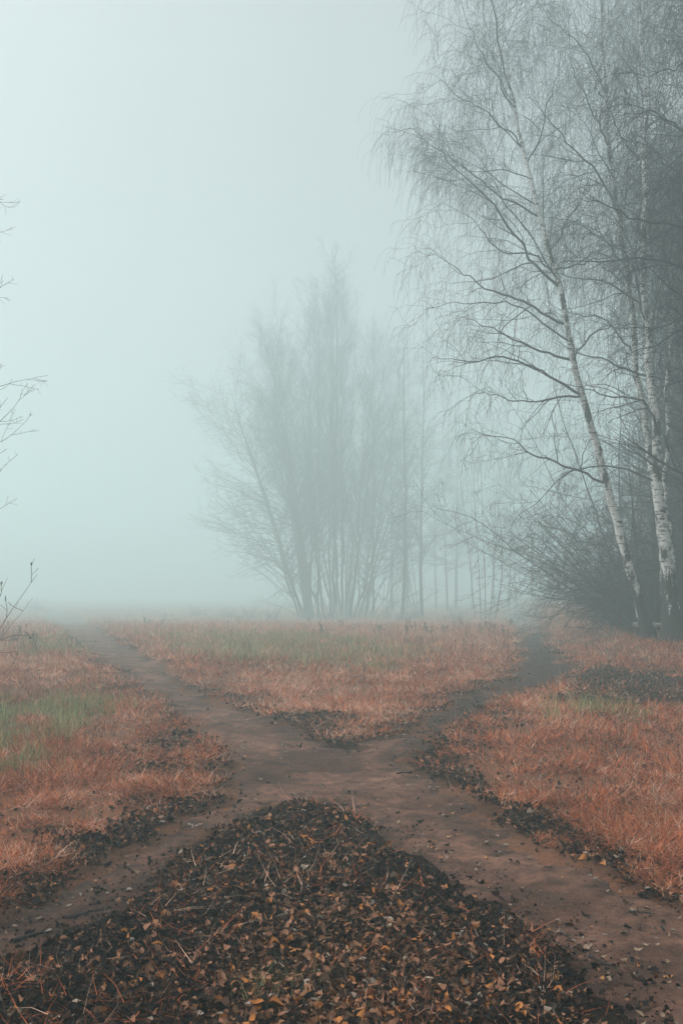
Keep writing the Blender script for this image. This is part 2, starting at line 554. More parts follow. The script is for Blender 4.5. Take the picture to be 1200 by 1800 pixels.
def blades(x, y, z, L, w, lean, bend, g=rng, segs=3):
    n = len(x)
    az = 5 * np.pi * fbm(x, y, 1.7, 95) + g.normal(0, 1.2, n)      # blades are laid over in swirls
    dx, dy = np.cos(az), np.sin(az)
    tw = g.uniform(0, 2 * np.pi, n)
    wx, wy = np.cos(tw), np.sin(tw)
    P = np.empty((n, segs + 1, 3)); P[:, 0] = np.stack([x, y, z - 0.01], 1)
    a = lean.copy()
    for k in range(segs):
        st = L / segs
        P[:, k + 1, 0] = P[:, k, 0] + np.sin(a) * dx * st
        P[:, k + 1, 1] = P[:, k, 1] + np.sin(a) * dy * st
        P[:, k + 1, 2] = np.maximum(P[:, k, 2] + np.cos(a) * st, z + 0.004)
        a = a + bend
    wk = np.linspace(1, 0.35, segs)
    V = np.empty((n, segs * 2 + 1, 3))
    for k in range(segs):
        off = np.stack([wx * w * wk[k] / 2, wy * w * wk[k] / 2, np.zeros(n)], 1)
        V[:, 2 * k] = P[:, k] - off; V[:, 2 * k + 1] = P[:, k] + off
    V[:, -1] = P[:, -1]
    b0 = (np.arange(n) * (segs * 2 + 1))[:, None]
    q = np.concatenate([b0 + np.array([[2 * k, 2 * k + 1, 2 * k + 3, 2 * k + 2]]) for k in range(segs - 1)])
    t = b0 + np.array([[2 * segs - 2, 2 * segs - 1, 2 * segs]])
    return V.reshape(-1, 3), q, t, segs * 2 + 1


GN = 1700000
x, y = scatter(GN, 2.6, 150.0, -0.47, 0.47)
clump = fbm(x, y, 2.5, 51)
x = x + rng.normal(0, 0.02, GN); y = y + rng.normal(0, 0.02, GN)
pf_, lf_, gf_ = path_field(x, y), litter_field(x, y), green_field(x, y)
core = wedge_core(x, y)
lit = np.where(core > 0.3, lf_ * (1 - 0.08 * core), lf_)
dens = (1 - 0.975 * lit) * smooth(0.02, -0.12, pf_) * (0.30 + 1.0 * smooth(0.3, 0.62, clump)) * (0.35 + 0.65 * smooth(0.30, 0.45, fbm(x, y, 5.0, 53)))
keep = rng.random(GN) < dens
x, y, gf_, core, clump = x[keep], y[keep], gf_[keep], core[keep], clump[keep]
n = len(x)
isg = rng.random(n) < gf_ * np.where(y > 15, 0.50, 0.85) * smooth(0.44, 0.58, 0.5 * fbm(x, y, 1.3, 33) + 0.5 * vnoise(x, y, 4.5, 34) + 0.02)
z = height(x, y)
patch = fbm(x, y, 0.35, 61)
patch2 = fbm(x, y, 1.6, 67)
wd = np.clip(0.00052 * y, 0.0026, 0.045) * rng.uniform(0.6, 1.3, n)
far = smooth(14, 45, y)
tall = smooth(0.45, 0.75, patch)
L = (0.08 + 0.13 * rng.random(n)) * (1 + 0.9 * far * tall + 0.30 * far)
L = np.where(core > 0.3, L * 0.62, L)
lean = np.abs(rng.normal(1.30, 0.30, n)) * (1 - 0.50 * far)
z = z + rng.random(n) ** 1.5 * 0.075 * smooth(0.35, 0.65, clump) * (1 - far) * (core < 0.3)      # loose thatch lies in low mounds
L = L * (0.55 + 1.0 * smooth(0.3, 0.7, clump))
lean = np.where(isg, np.abs(rng.normal(0.35, 0.3, n)), lean)
bend = rng.normal(0.12, 0.50, n) * (1 - 0.5 * far)


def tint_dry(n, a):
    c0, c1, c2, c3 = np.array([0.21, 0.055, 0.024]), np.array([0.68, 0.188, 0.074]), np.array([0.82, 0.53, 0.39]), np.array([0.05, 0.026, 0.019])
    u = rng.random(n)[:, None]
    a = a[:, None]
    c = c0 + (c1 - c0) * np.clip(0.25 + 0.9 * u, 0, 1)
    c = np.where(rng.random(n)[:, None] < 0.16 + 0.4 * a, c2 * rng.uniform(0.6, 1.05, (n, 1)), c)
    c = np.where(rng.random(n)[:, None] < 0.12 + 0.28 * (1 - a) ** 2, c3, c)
    return c


def tint_green(n):
    c0, c1 = np.array([0.10, 0.110, 0.050]), np.array([0.52, 0.52, 0.25])
    return c0 + (c1 - c0) * rng.random(n)[:, None] ** 1.3


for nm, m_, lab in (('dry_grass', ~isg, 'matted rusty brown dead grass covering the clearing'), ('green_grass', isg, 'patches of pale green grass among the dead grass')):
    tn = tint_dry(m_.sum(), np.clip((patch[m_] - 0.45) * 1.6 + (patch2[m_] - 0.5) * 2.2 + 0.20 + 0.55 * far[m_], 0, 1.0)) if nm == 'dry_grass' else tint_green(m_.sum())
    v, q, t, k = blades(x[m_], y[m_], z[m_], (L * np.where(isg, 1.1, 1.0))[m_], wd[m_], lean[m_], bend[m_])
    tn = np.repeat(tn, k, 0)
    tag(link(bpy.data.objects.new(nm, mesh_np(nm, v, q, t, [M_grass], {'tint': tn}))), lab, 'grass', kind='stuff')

# ------------------------------------------------------------------ fallen leaves


def leaf_shape(n, size, g=rng):
    """n curled birch leaves as local vertices (n, 11, 3)"""
    u = np.array([(-0.5, 0, 0), (-0.28, 0, 0), (-0.04, 0, 0), (0.24, 0, 0), (0.56, 0, 0),
                  (-0.32, 0.24, 0), (-0.08, 0.35, 0), (0.20, 0.22, 0), (-0.32, -0.24, 0), (-0.08, -0.35, 0), (0.20, -0.22, 0)])
    V = np.repeat(u[None], n, 0).copy()
    V[:, 5:, 1] *= g.uniform(0.6, 1.15, (n, 1))
    V[:, :, 1] += g.normal(0, 0.35, (n, 1)) * V[:, :, 0] ** 2          # the midrib bends sideways
    V[:, :, :2] += g.normal(0, 0.018, (n, 11, 2))
    curl, fold, tw = g.normal(0, 0.9, (n, 1)), g.normal(0.15, 0.7, (n, 1)), g.normal(0, 0.9, (n, 1))
    V[:, :, 2] = curl * V[:, :, 0] ** 2 + fold * np.abs(u[None, :, 1]) + tw * V[:, :, 0] * u[None, :, 1] + g.normal(0, 0.02, (n, 11))
    return V * size[:, None, None]


LEAF_T = np.array([(0, 1, 5), (0, 8, 1), (3, 4, 7), (3, 10, 4)])
LEAF_QQ = np.array([(1, 2, 6, 5), (2, 3, 7, 6), (8, 9, 2, 1), (9, 10, 3, 2)])


def rot3(n, tilt, g=rng):
    az = g.uniform(0, 2 * np.pi, n); rx = g.normal(0, tilt, n); ry = g.normal(0, tilt, n)
    cz, sz, cx, sx, cy, sy = np.cos(az), np.sin(az), np.cos(rx), np.sin(rx), np.cos(ry), np.sin(ry)
    Rz = np.zeros((n, 3, 3)); Rz[:, 0, 0] = cz; Rz[:, 0, 1] = -sz; Rz[:, 1, 0] = sz; Rz[:, 1, 1] = cz; Rz[:, 2, 2] = 1
    Rx = np.zeros((n, 3, 3)); Rx[:, 0, 0] = 1; Rx[:, 1, 1] = cx; Rx[:, 1, 2] = -sx; Rx[:, 2, 1] = sx; Rx[:, 2, 2] = cx
    Ry = np.zeros((n, 3, 3)); Ry[:, 1, 1] = 1; Ry[:, 0, 0] = cy; Ry[:, 0, 2] = sy; Ry[:, 2, 0] = -sy; Ry[:, 2, 2] = cy
    return Rz @ Rx @ Ry


def leaf_tint(n, bright):
    pal = np.array([(0.009, 0.007, 0.007), (0.028, 0.016, 0.012), (0.085, 0.045, 0.028), (0.27, 0.128, 0.075), (0.37, 0.145, 0.045), (0.25, 0.195, 0.155)])
    base = np.array([0.55, 0.27, 0.09, 0.05, 0.02, 0.02]); lite = np.array([0.16, 0.20, 0.26, 0.26, 0.08, 0.04])
    pr = base[None] * (1 - bright[:, None]) + lite[None] * bright[:, None]
    cum = np.cumsum(pr, 1) / pr.sum(1, keepdims=True)
    k = (rng.random(n)[:, None] > cum).sum(1).clip(0, 5)
    return pal[k] * rng.uniform(0.65, 1.3, (n, 1))


LN = 420000
x, y = scatter(LN, 2.3, 60.0)
pf_, lf_ = path_field(x, y), litter_field(x, y)
core = wedge_core(x, y)
onpath = smooth(-0.02, 0.12, pf_)
dens = lf_ * (1 - onpath) * 0.75 + 0.035 * (1 - lf_) * (1 - onpath) + onpath * lf_ * 0.16 + onpath * (0.010 + 0.03 * smooth(0.4, 0.02, pf_))
fk = smooth(-0.3, 0.3, sdist(x, y, [W(*p) for p in [(690, 1290), (1010, 1060), (1100, 1120), (1000, 1210), (800, 1340), (720, 1345)]]))
dens = np.maximum(dens, onpath * fk * 0.30 * smooth(0.9, 0.2, pf_))
keep = rng.random(LN) < dens
x, y, core, lf_, pf_ = x[keep], y[keep], core[keep], lf_[keep], pf_[keep]
n = len(x)
z, _ = surf(x, y)
z = z + rng.random(n) * 0.024 * lf_ * (pf_ < 0) + 0.010
bright = np.clip(0.12 + 0.95 * core * smooth(0.25, 0.6, fbm(x, y, 1.2, 71)) + 0.20 * (vnoise(x, y, 3.0, 75) > 0.62), 0, 1)
size = np.where(rng.random(n) < 0.10, 1.15, 1.0) * np.where(rng.random(n) < 0.45, rng.uniform(0.010, 0.028, n), np.where((pf_ > 0.05) & (rng.random(n) < 0.85), rng.uniform(0.005, 0.018, n), rng.uniform(0.026, 0.060, n))) * np.clip(y / 22.0, 1, 1.6)
V = leaf_shape(n, size)
V = np.einsum('nij,nkj->nki', rot3(n, 0.50), V) + np.stack([x, y, z], 1)[:, None, :]
b0 = (np.arange(n) * 11)[:, None]
q = (b0[:, :, None] + LEAF_QQ[None]).reshape(-1, 4); t = (b0[:, :, None] + LEAF_T[None]).reshape(-1, 3)
tag(link(bpy.data.objects.new('leaf_litter', mesh_np('leaf_litter', V.reshape(-1, 3), q, t, [M_leaf], {'tint': np.repeat(leaf_tint(n, bright), 11, 0)}))),
    'thick litter of dark and tan fallen birch leaves beside the paths', 'fallen leaves', kind='stuff')
print('blades/leaves', n)

# single leaves lying on the bare earth
lm = []
for k, (c, nm) in enumerate([((0.19, 0.15, 0.125), 'pale_leaf'), ((0.22, 0.14, 0.09), 'tan_leaf'), ((0.34, 0.15, 0.045), 'orange_leaf'), ((0.020, 0.015, 0.014), 'black_leaf')]):
    m = mat_simple(nm, c, 0.6, 0.3, 40.0, 0.35)
    for r_ in range(3):
        v = leaf_shape(1, np.array([1.0]))[0]
        lm.append((k, mesh_np('fallen_leaf', v, LEAF_QQ, LEAF_T, [m])))
lab = ['pale grey fallen leaf lying on the bare brown path', 'tan fallen leaf lying on the bare brown path',
       'orange fallen leaf lying on the bare brown path', 'black wet fallen leaf lying on the bare brown path']
x, y = scatter(5000, 3.3, 17.0, -0.34, 0.34)
p_ = path_field(x, y)
ok = np.where((p_ > 0.12) & (rng.random(5000) < 0.35 + 0.65 * smooth(0.7, 0.1, p_)))[0][:240]
zs, _ = surf(x, y)
for k in ok:
    kk = rng.choice(4, p=[0.36, 0.42, 0.06, 0.16])
    o = bpy.data.objects.new('fallen_leaf', lm[kk * 3 + rng.integers(3)][1])
    s_ = rng.uniform(0.022, 0.046)
    o.scale = (s_, s_, s_); o.location = (x[k], y[k], zs[k] + 0.012)
    o.rotation_euler = (rng.normal(0, 0.2), rng.normal(0, 0.2), rng.uniform(0, 6.28))
    tag(link(o), lab[kk], 'leaf', lab[kk].replace('fallen leaf', 'fallen leaves').replace(' lying', ''))

# sticks lying on the paths
M_stick = mat_simple('wet_stick', (0.030, 0.024, 0.022), 0.8, 0.5, 30.0)
M_pstick = mat_simple('bleached_stick', (0.24, 0.20, 0.17), 0.8, 0.4, 30.0)
sticks = [((116, 1604), (182, 1590), 0.013, 0, 'dark wet stick lying along the left path edge'),
          ((22, 1640), (80, 1622), 0.012, 0, 'short crooked dark stick at the lower left of the path'),
          ((548, 1407), (612, 1409), 0.012, 0, 'dark stick at the tip of the leafy tongue'),
          ((600, 1440), (680, 1476), 0.007, 1, 'long thin pale stick on the right edge of the leafy tongue'),
          ((330, 1448), (341, 1460), 0.006, 1, 'small pale forked twig beside the left verge'),
          ((300, 1500), (325, 1455), 0.006, 0, 'thin bent twig on the middle of the left path'),
          ((1035, 1668), (1085, 1690), 0.010, 0, 'dark twig on the lower right path'),
          ((1105, 1588), (1145, 1592), 0.009, 0, 'short dark stick near the right edge of the right path'),
          ((985, 1625), (1010, 1640), 0.007, 0, 'tiny dark twig in the middle of the right path'),
          ((700, 1356), (742, 1350), 0.012, 0, 'dark twig where the fork leaves the main path')]
for (a, b_, r_, mm, lb) in sticks:
    ax, ay = W(*a); bx, by = W(*b_)
    u = np.linspace(0, 1, 7)
    xx = ax + (bx - ax) * u; yy = ay + (by - ay) * u
    ln = math.hypot(bx - ax, by - ay)
    xx = xx + rng.normal(0, 0.03 * ln, 7); yy = yy + rng.normal(0, 0.03 * ln, 7)
    zz, _ = surf(xx, yy)
    P = np.stack([xx, yy, zz + r_ * 0.8], 1)
    main = (P[None] - P[3], (r_ * np.linspace(1, 0.5, 7) * rng.uniform(0.85, 1.15, 7))[None])
    sh = grow(*main, 3, 0.3, 0.9, ('rel', 0.15, 0.4), (45, 12), 0.0, 0.12, 4, rs=0.6, bias=(0, 0, 0.3))
    v, q, rd = join_tubes([(main[0], main[1], 6), (sh[0], sh[1], 4)])
    o = link(bpy.data.objects.new('fallen_stick', mesh_np('fallen_stick', v, q, mats=[M_pstick if mm else M_stick])))
    o.location = P[3]
    tag(o, lb, 'stick', 'sticks lying on the paths')

# ------------------------------------------------------------------ trees


def gz(x, y):
    return float(height(np.array([x]), np.array([y]))[0])


def build_tree(name, label, category, group, base, trunks, crown, m_trunk, m_crown, crown_name='crown'):
    """trunks: list of (P, R) polylines relative to base; crown: list of (P, R, sides)"""
    root = empty(name, base)
    tag(root, label, category, group)
    v, q, rd = join_tubes(trunks)
    link(bpy.data.objects.new('trunk', mesh_np('trunk', v, q, mats=[m_trunk], attrs={'rad': rd})), root)
    v, q, rd = join_tubes(crown)
    link(bpy.data.objects.new(crown_name, mesh_np(crown_name, v, q, mats=[m_crown])), root)
    return root


def copy_tree(root, loc, rz, sc, label=None, group=None):
    r = root.copy(); COL.objects.link(r)
    r.location = loc; r.rotation_euler = (0, 0, rz); r.scale = sc
    if label: r['label'] = label
    if group: r['group'] = group
    for ch in root.children:
        c = ch.copy(); COL.objects.link(c); c.parent = r
    return r


def px_line(pts, Y, dY=0.0, K=14):
    """photo pixels to a world polyline at distance Y, moving dY metres deeper towards its end"""
    n = len(pts)
    return resample([PX(p[0], p[1], Y + dY * k / (n - 1)) for k, p in enumerate(pts)], K)


def flare(P, w_px, Y, K):
    """radius along a trunk from widths in photo pixels"""
    u = np.linspace(0, 1, len(w_px))
    return np.interp(np.linspace(0, 1, K), u, np.array(w_px) / F * Y / 2)


def birch(label, trunk_px, w_px, Y, limbs_px, seed, auto, m_trunk, forks=(), dense=1.0, droop=-1.5, auto_t=(0.36, 0.97), bias=None, lean_dy=0.0, m_crown=None, rk=1.0, group='tall birches at the edge of the wood', name='birch_tree'):
    global rng
    g = np.random.default_rng(seed)
    K, LK, ks = 40, 20, Y / 33.0
    T4 = resample([np.append(PX(p[0], p[1], Y), w_ / F * Y / 2 * 0.70) for p, w_ in zip(trunk_px, w_px)], K)
    T = T4[:, :3].copy()
    bx, by = T[0, 0], T[0, 1]
    base = np.array([bx, by, gz(bx, by)])
    T[0, 2] = base[2] - 0.15
    TR = np.maximum(T4[:, 3], 0.01)
    TR[0] *= 2.0; TR[1] *= 1.4; TR[2] *= 1.12
    T = T - base
    T[2:-1] += g.normal(0, 0.025, (K - 3, 3)) * np.array([1, 1, 0])
    trunks = [(T[None], TR[None], 12)]
    limbs = []
    for (pts, dY, r0) in limbs_px:
        n_ = len(pts)
        w3 = [PX(p[0], p[1], Y + dY * k / (n_ - 1)) - base for k, p in enumerate(pts)]
        j = np.argmin(np.linalg.norm(T - (w3[0] - np.array([0, 0, 0.15])), axis=1))   # start the limb inside the trunk
        w3 = [T[j]] + (w3[1:] if np.linalg.norm(T[j] - w3[0]) < 0.9 else w3)
        w3.append(w3[-1] + (w3[-1] - w3[-2]) * 0.10 + np.array([0, 0, -0.15]))
        L = resample(w3, LK)
        L[1:] += np.cumsum(g.normal(0, 0.022, (LK - 1, 3)), 0)
        L[1:] += g.normal(0, 0.022, (LK - 1, 3))
        limbs.append((L, np.maximum(r0 * 0.60 * ks * np.linspace(1, 0.05, LK) ** 0.9, 0.008 * ks)))
    P = np.array([l[0] for l in limbs]) if limbs else np.zeros((0, LK, 3))
    Rl = np.array([l[1] for l in limbs]) if limbs else np.zeros((0, LK))
    if auto:
        A = grow(T[None], TR[None], auto, auto_t[0], auto_t[1], ('abs', 4.0 * ks, 6.5 * ks), (48, 12), 0.25, 0.10, LK, rs=0.36, tip=0.15, rmin=0.009 * ks, bias=bias, taper_len=0.65, g=g)
        P, Rl = np.concatenate([P, A[0]]), np.concatenate([Rl, A[1]])
    b1 = grow(P, Rl, int(11 * dense), 0.12, 1.0, ('abs', 1.2 * ks, 3.0 * ks), (42, 14), -0.10, 0.16, 9, rs=0.55, tip=0.3, rmin=0.006 * ks * rk, taper_len=0.5, g=g)
    b2 = grow(b1[0], b1[1], 7, 0.12, 1.0, ('abs', 0.6 * ks, 1.5 * ks), (48, 20), droop * 0.6, 0.20, 7, rs=0.55, tip=0.4, rmin=0.0044 * ks * rk, taper_len=0.3, g=g)
    tw = grow(b2[0], b2[1], 4, 0.2, 1.0, ('abs', 0.5 * ks, 1.7 * ks), (45, 22), droop * 2.6, 0.15, 6, rs=0.6, tip=0.5, rmin=0.0031 * ks * rk, taper_len=0.2, g=g)
    low = g.random(len(tw[0])) > 0.62 * smooth(0.62, 0.45, tw[0][:, 0, 2] / T[-1, 2])      # the lower boughs carry few hanging twigs
    tw = (tw[0][low], tw[1][low])
    return build_tree(name, label, 'birch tree', group, base, trunks,
                      [(P, Rl, 7), (b1[0], b1[1], 4), (b2[0], b2[1], 3), (tw[0], tw[1], 3)], m_trunk, m_crown or M_twig)


leaning = birch('leaning white birch whose trunk tilts left over the fork, nearest the clearing',
    [(1143, 1130), (1128, 1080), (1105, 1000), (1080, 900), (1045, 780), (1022, 695), (1003, 610), (985, 520), (960, 420), (938, 340), (920, 265), (906, 200), (890, 130), (872, 50), (862, -20), (850, -90)],
    [27, 25, 23, 21, 19, 17, 15, 13.5, 12, 10.5, 9, 7, 5.5, 4.5, 3, 2], 25.5,
    [([(1008, 687), (958, 656), (925, 635), (883, 621), (837, 627), (762, 619)], -1.5, 0.085),
     ([(1006, 629), (950, 619), (896, 596), (858, 579), (812, 562)], 1.5, 0.075),
     ([(1021, 700), (983, 698), (950, 708), (900, 710), (858, 698), (817, 696)], -0.5, 0.070),
     ([(1052, 844), (992, 823), (937, 804), (912, 783), (879, 771), (837, 775)], -1.0, 0.075),
     ([(983, 511), (949, 468), (897, 399), (845, 329), (797, 286), (732, 230)], -1.0, 0.085),
     ([(990, 572), (940, 546), (888, 524), (823, 490), (771, 459), (745, 445)], 0.8, 0.080),
     ([(936, 368), (884, 347), (840, 312), (784, 269), (754, 208)], 1.2, 0.060),
     ([(918, 260), (879, 225), (845, 195), (810, 182), (775, 152)], -0.8, 0.050),
     ([(899, 186), (871, 130), (840, 87), (814, 26), (800, -40)], 0.8, 0.045),
     ([(975, 451), (931, 446), (875, 438), (823, 381), (780, 350)], 2.0, 0.060),
     ([(995, 590), (950, 560), (900, 530), (830, 528), (765, 538)], -2.0, 0.055),
     ([(925, 285), (950, 240), (965, 190), (985, 120), (990, 50)], 2.0, 0.055),
     ([(960, 420), (1000, 380), (1030, 330), (1050, 270)], 2.5, 0.055),
     ([(1000, 610), (1040, 590), (1090, 575), (1130, 580)], 1.0, 0.060),
     ([(978, 480), (1010, 465), (1060, 455), (1110, 470)], -1.5, 0.055)],
    21, 12, M_birch, auto_t=(0.50, 0.97), bias=(-0.5, 0, 0))

birch_front = birch('thickest birch with black fissured foot and white upper trunk at the right edge',
    [(1184, 1132), (1180, 1070), (1172, 1000), (1163, 920), (1156, 840), (1150, 760), (1140, 650), (1133, 542), (1131, 433), (1131, 303), (1133, 195), (1128, 87), (1124, 0), (1120, -90)],
    [46, 40, 33, 28, 25, 22, 18, 15, 14, 12, 10, 8, 6, 4], 24.6,
    [([(1137, 827), (1087, 817), (1042, 812), (1008, 819), (975, 837), (950, 867), (925, 883), (896, 896)], -1.5, 0.060),
     ([(1148, 745), (1125, 712), (1075, 702), (1029, 692), (985, 688)], -1.0, 0.075),
     ([(1117, 652), (1054, 642), (1020, 635), (960, 610)], 0.0, 0.070),
     ([(1133, 545), (1110, 470), (1085, 430), (1050, 400), (1015, 385)], -1.5, 0.06),
     ([(1131, 290), (1100, 250), (1075, 195), (1050, 150), (1030, 90)], 1.0, 0.055),
     ([(1131, 420), (1165, 360), (1190, 300), (1215, 220)], 1.5, 0.06)],
    22, 13, M_birch_old, auto_t=(0.42, 0.97))

birch_back = birch('slimmer birch close behind the thickest birch with a straight pale trunk',
    [(1172, 1118), (1166, 1000), (1154, 880), (1141, 790), (1126, 700), (1113, 607), (1107, 520), (1092, 412), (1081, 350), (1070, 260), (1063, 152), (1057, 65), (1055, 0), (1052, -80)],
    [20, 19, 18, 17, 16, 15, 14, 13, 12, 10, 8, 6, 5, 3], 28.0,
    [([(1083, 368), (1053, 312), (1018, 277), (957, 217), (914, 173)], -1.5, 0.080),
     ([(1061, 160), (1035, 108), (1009, 78), (965, 40), (940, 0)], 1.0, 0.055),
     ([(1100, 470), (1060, 420), (1000, 390), (950, 375)], 0.5, 0.07),
     ([(1113, 607), (1060, 560), (1010, 545), (960, 530)], 1.0, 0.07),
     ([(1070, 260), (1040, 190), (1010, 130), (1000, 60)], -1.0, 0.055)],
    23, 12, M_birch, auto_t=(0.45, 0.97))

birch_thin = birch('thin spotted birch at the right edge beside the thickest birch',
    [(1190, 1120), (1182, 1000), (1172, 900), (1166, 840), (1171, 770), (1172, 700), (1176, 620), (1182, 520), (1185, 400), (1190, 280)],
    [12, 11, 10, 9.5, 9, 8.5, 7.5, 6, 4, 2], 26.6, [], 24, 12, M_birch, auto_t=(0.5, 0.97))

# dark overhanging tree that stands just outside the right edge of the photograph
dark_tree = birch('dark dense tree beyond the right edge reaching in with black branches',
    [(1345, 1190), (1340, 1000), (1330, 800), (1318, 600), (1305, 400), (1300, 200), (1290, 0), (1285, -150)],
    [44, 38, 32, 27, 22, 17, 12, 5], 18.0,
    [([(1312, 520), (1260, 480), (1200, 457), (1135, 444), (1057, 442), (990, 452)], 1.0, 0.114),
     ([(1310, 480), (1260, 435), (1200, 416), (1113, 407), (1048, 386), (1000, 368)], -1.0, 0.104),
     ([(1305, 380), (1250, 330), (1200, 312), (1165, 295), (1130, 255)], 0.5, 0.104),
     ([(1300, 260), (1250, 235), (1200, 217), (1148, 190), (1120, 200), (1095, 240)], 1.0, 0.085),
     ([(1297, 180), (1240, 120), (1200, 108), (1178, 125), (1139, 138), (1078, 130)], 0.0, 0.080),
     ([(1318, 600), (1260, 560), (1200, 545), (1140, 570), (1080, 575)], 1.5, 0.104),
     ([(1322, 680), (1270, 600), (1200, 580), (1150, 610), (1090, 625)], -1.0, 0.095),
     ([(1305, 420), (1250, 400), (1210, 365), (1175, 345), (1150, 360)], 1.2, 0.095),
     ([(1303, 360), (1260, 280), (1210, 250), (1180, 260), (1150, 300)], -1.2, 0.085),
     ([(1300, 150), (1250, 60), (1200, 20), (1170, -20)], 0.3, 0.085)],
    25, 14, M_bark, auto_t=(0.35, 0.95), bias=(-0.3, 0.2, 0), droop=-0.9, rk=1.6, m_crown=M_dark_twig, group='trees of the wood on the right', dense=1.15)


def straight_tree(seed, hgt, r0, n1, l1, ang1, rise, n2=7, n3=4, l3=(0.4, 1.1), drp=-0.2, t0=0.25, wob=0.020, lean=(0, 0), tm=0.0035, tl=0.72):
    """polylines of an upright leafless tree, local to its base"""
    g = np.random.default_rng(seed)
    K = 24
    z = np.linspace(-0.15, hgt, K)
    T = np.stack([np.cumsum(g.normal(0, wob * hgt / 10, K)) + lean[0] * z, np.cumsum(g.normal(0, wob * hgt / 10, K)) + lean[1] * z, z], 1)
    TR = r0 * (1 - np.linspace(0, 0.93, K)) ** 0.85
    TR[0] *= 1.4
    A = grow(T[None], TR[None], n1, t0, 0.98, ('abs', l1 * 0.7, l1 * 1.2), ang1, rise, 0.11, 11, rs=0.42, tip=0.2, rmin=0.008, taper_len=tl, g=g)
    b1 = grow(A[0], A[1], n2, 0.12, 0.97, ('rel', 0.25, 0.55), (38, 12), rise * 0.5, 0.12, 7, rs=0.6, tip=0.4, rmin=0.005, g=g)
    cr = [(A[0], A[1], 5), (b1[0], b1[1], 3)]
    if n3:
        tw = grow(b1[0], b1[1], n3, 0.15, 1.0, ('abs', *l3), (38, 16), drp, 0.13, 5, rs=0.6, tip=0.5, rmin=tm, g=g)
        cr.append((tw[0], tw[1], 3))
    return [(T[None], TR[None], 8)], cr


def place(proto, px, Y, sc, rz=None, label=None, group=None):
    xw = (px - 600.0) / F * Y
    rz = rng.uniform(0, 6.28) if rz is None else rz
    s_ = (sc * rng.uniform(0.94, 1.06), sc * rng.uniform(0.94, 1.06), sc)
    return copy_tree(proto, (xw, Y, gz(xw, Y) - 0.03), rz, s_, label, group)


def first(name, label, cat_, group, px, Y, sc, trunks, crown, mt, mc):
    xw = (px - 600.0) / F * Y
    r = build_tree(name, label, cat_, group, (xw, Y, gz(xw, Y) - 0.03), trunks, crown, mt, mc)
    r.scale = (sc, sc, sc)
    return r

# --- the wood on the right: ranks of dark trees behind the birches
WOOD = 'trees of the wood on the right'
WL = 'dark bare tree deep in the misty wood behind the birches'
t1 = first('forest_tree', WL, 'tree', WOOD, 1235, 32.0, 0.85, *straight_tree(31, 19, 0.17, 44, 3.6, (58, 12), 0.5, 9, 5, tm=0.0065), M_bark, M_dark_twig)
t2 = first('forest_tree', WL, 'tree', WOOD, 1150, 37.0, 0.9, *straight_tree(32, 17, 0.13, 52, 3.0, (66, 12), 0.2, 9, 5, tm=0.0065), M_bark, M_dark_twig)
t3 = first('forest_tree', WL, 'tree', WOOD, 1290, 28.0, 0.85, *straight_tree(33, 21, 0.20, 48, 4.2, (55, 14), 0.6, 9, 5, t0=0.12, tm=0.0065), M_bark, M_dark_twig)
for (px, Y_, sc, k) in [(1200, 35.3, 0.90, 0), (1265, 39.5, 0.95, 1), (1180, 42.0, 0.95, 2), (1110, 43.7, 0.77, 1), (1225, 46.2, 0.99, 0), (1320, 37.0, 0.90, 2), (1380, 32.8, 0.90, 0), (1145, 48.7, 0.85, 0),
                        (1280, 50.4, 0.99, 1), (1195, 52.9, 0.99, 2), (1360, 46.2, 0.90, 1), (1440, 40.3, 0.90, 0), (1330, 57.1, 0.99, 0), (1090, 55.4, 0.72, 1), (1245, 60.5, 1.03, 2), (1130, 62.2, 0.90, 1),
                        (1420, 55.4, 0.95, 2), (1165, 70.6, 0.99, 0), (1060, 67.2, 0.77, 1), (1300, 70.6, 0.99, 1), (1215, 30.7, 0.81, 1), (1255, 28.1, 0.85, 2), (1275, 25.2, 0.81, 1), (1168, 33.2, 0.68, 2), (1330, 22.7, 0.90, 2), (1400, 25.2, 0.95, 0), (1390, 18.5, 0.85, 2), (1480, 21.8, 0.95, 2), (1500, 15.1, 0.81, 0), (1580, 17.6, 0.90, 2), (1620, 12.6, 0.77, 1), (1500, 30.2, 0.90, 2), (1350, 27.7, 0.90, 0), (1300, 31.9, 0.90, 2), (1245, 37.0, 0.90, 2), (1190, 45.4, 0.90, 2), (1215, 41.2, 0.90, 0), (1270, 44.5, 0.99, 0)]:
    place([t1, t2, t3][k], px, Y_, sc * (0.62 if px < 1190 else 1.0), group=WOOD)  # the near ones past the right edge are unseen, added for their shade
gw = np.random.default_rng(77)
for _ in range(46):                                  # the wood goes on unseen past the right edge, added to block sky light
    xw, yw = gw.uniform(11, 48), gw.uniform(4, 62)
    if xw / yw * F + 600 < 1290: continue
    copy_tree([t1, t2, t3][gw.integers(3)], (xw, yw, gz(xw, yw) - 0.03), gw.uniform(0, 6.28), (gw.uniform(0.85, 1.1),) * 3, None, WOOD)


# --- thicket of shrubs at the foot of the birches


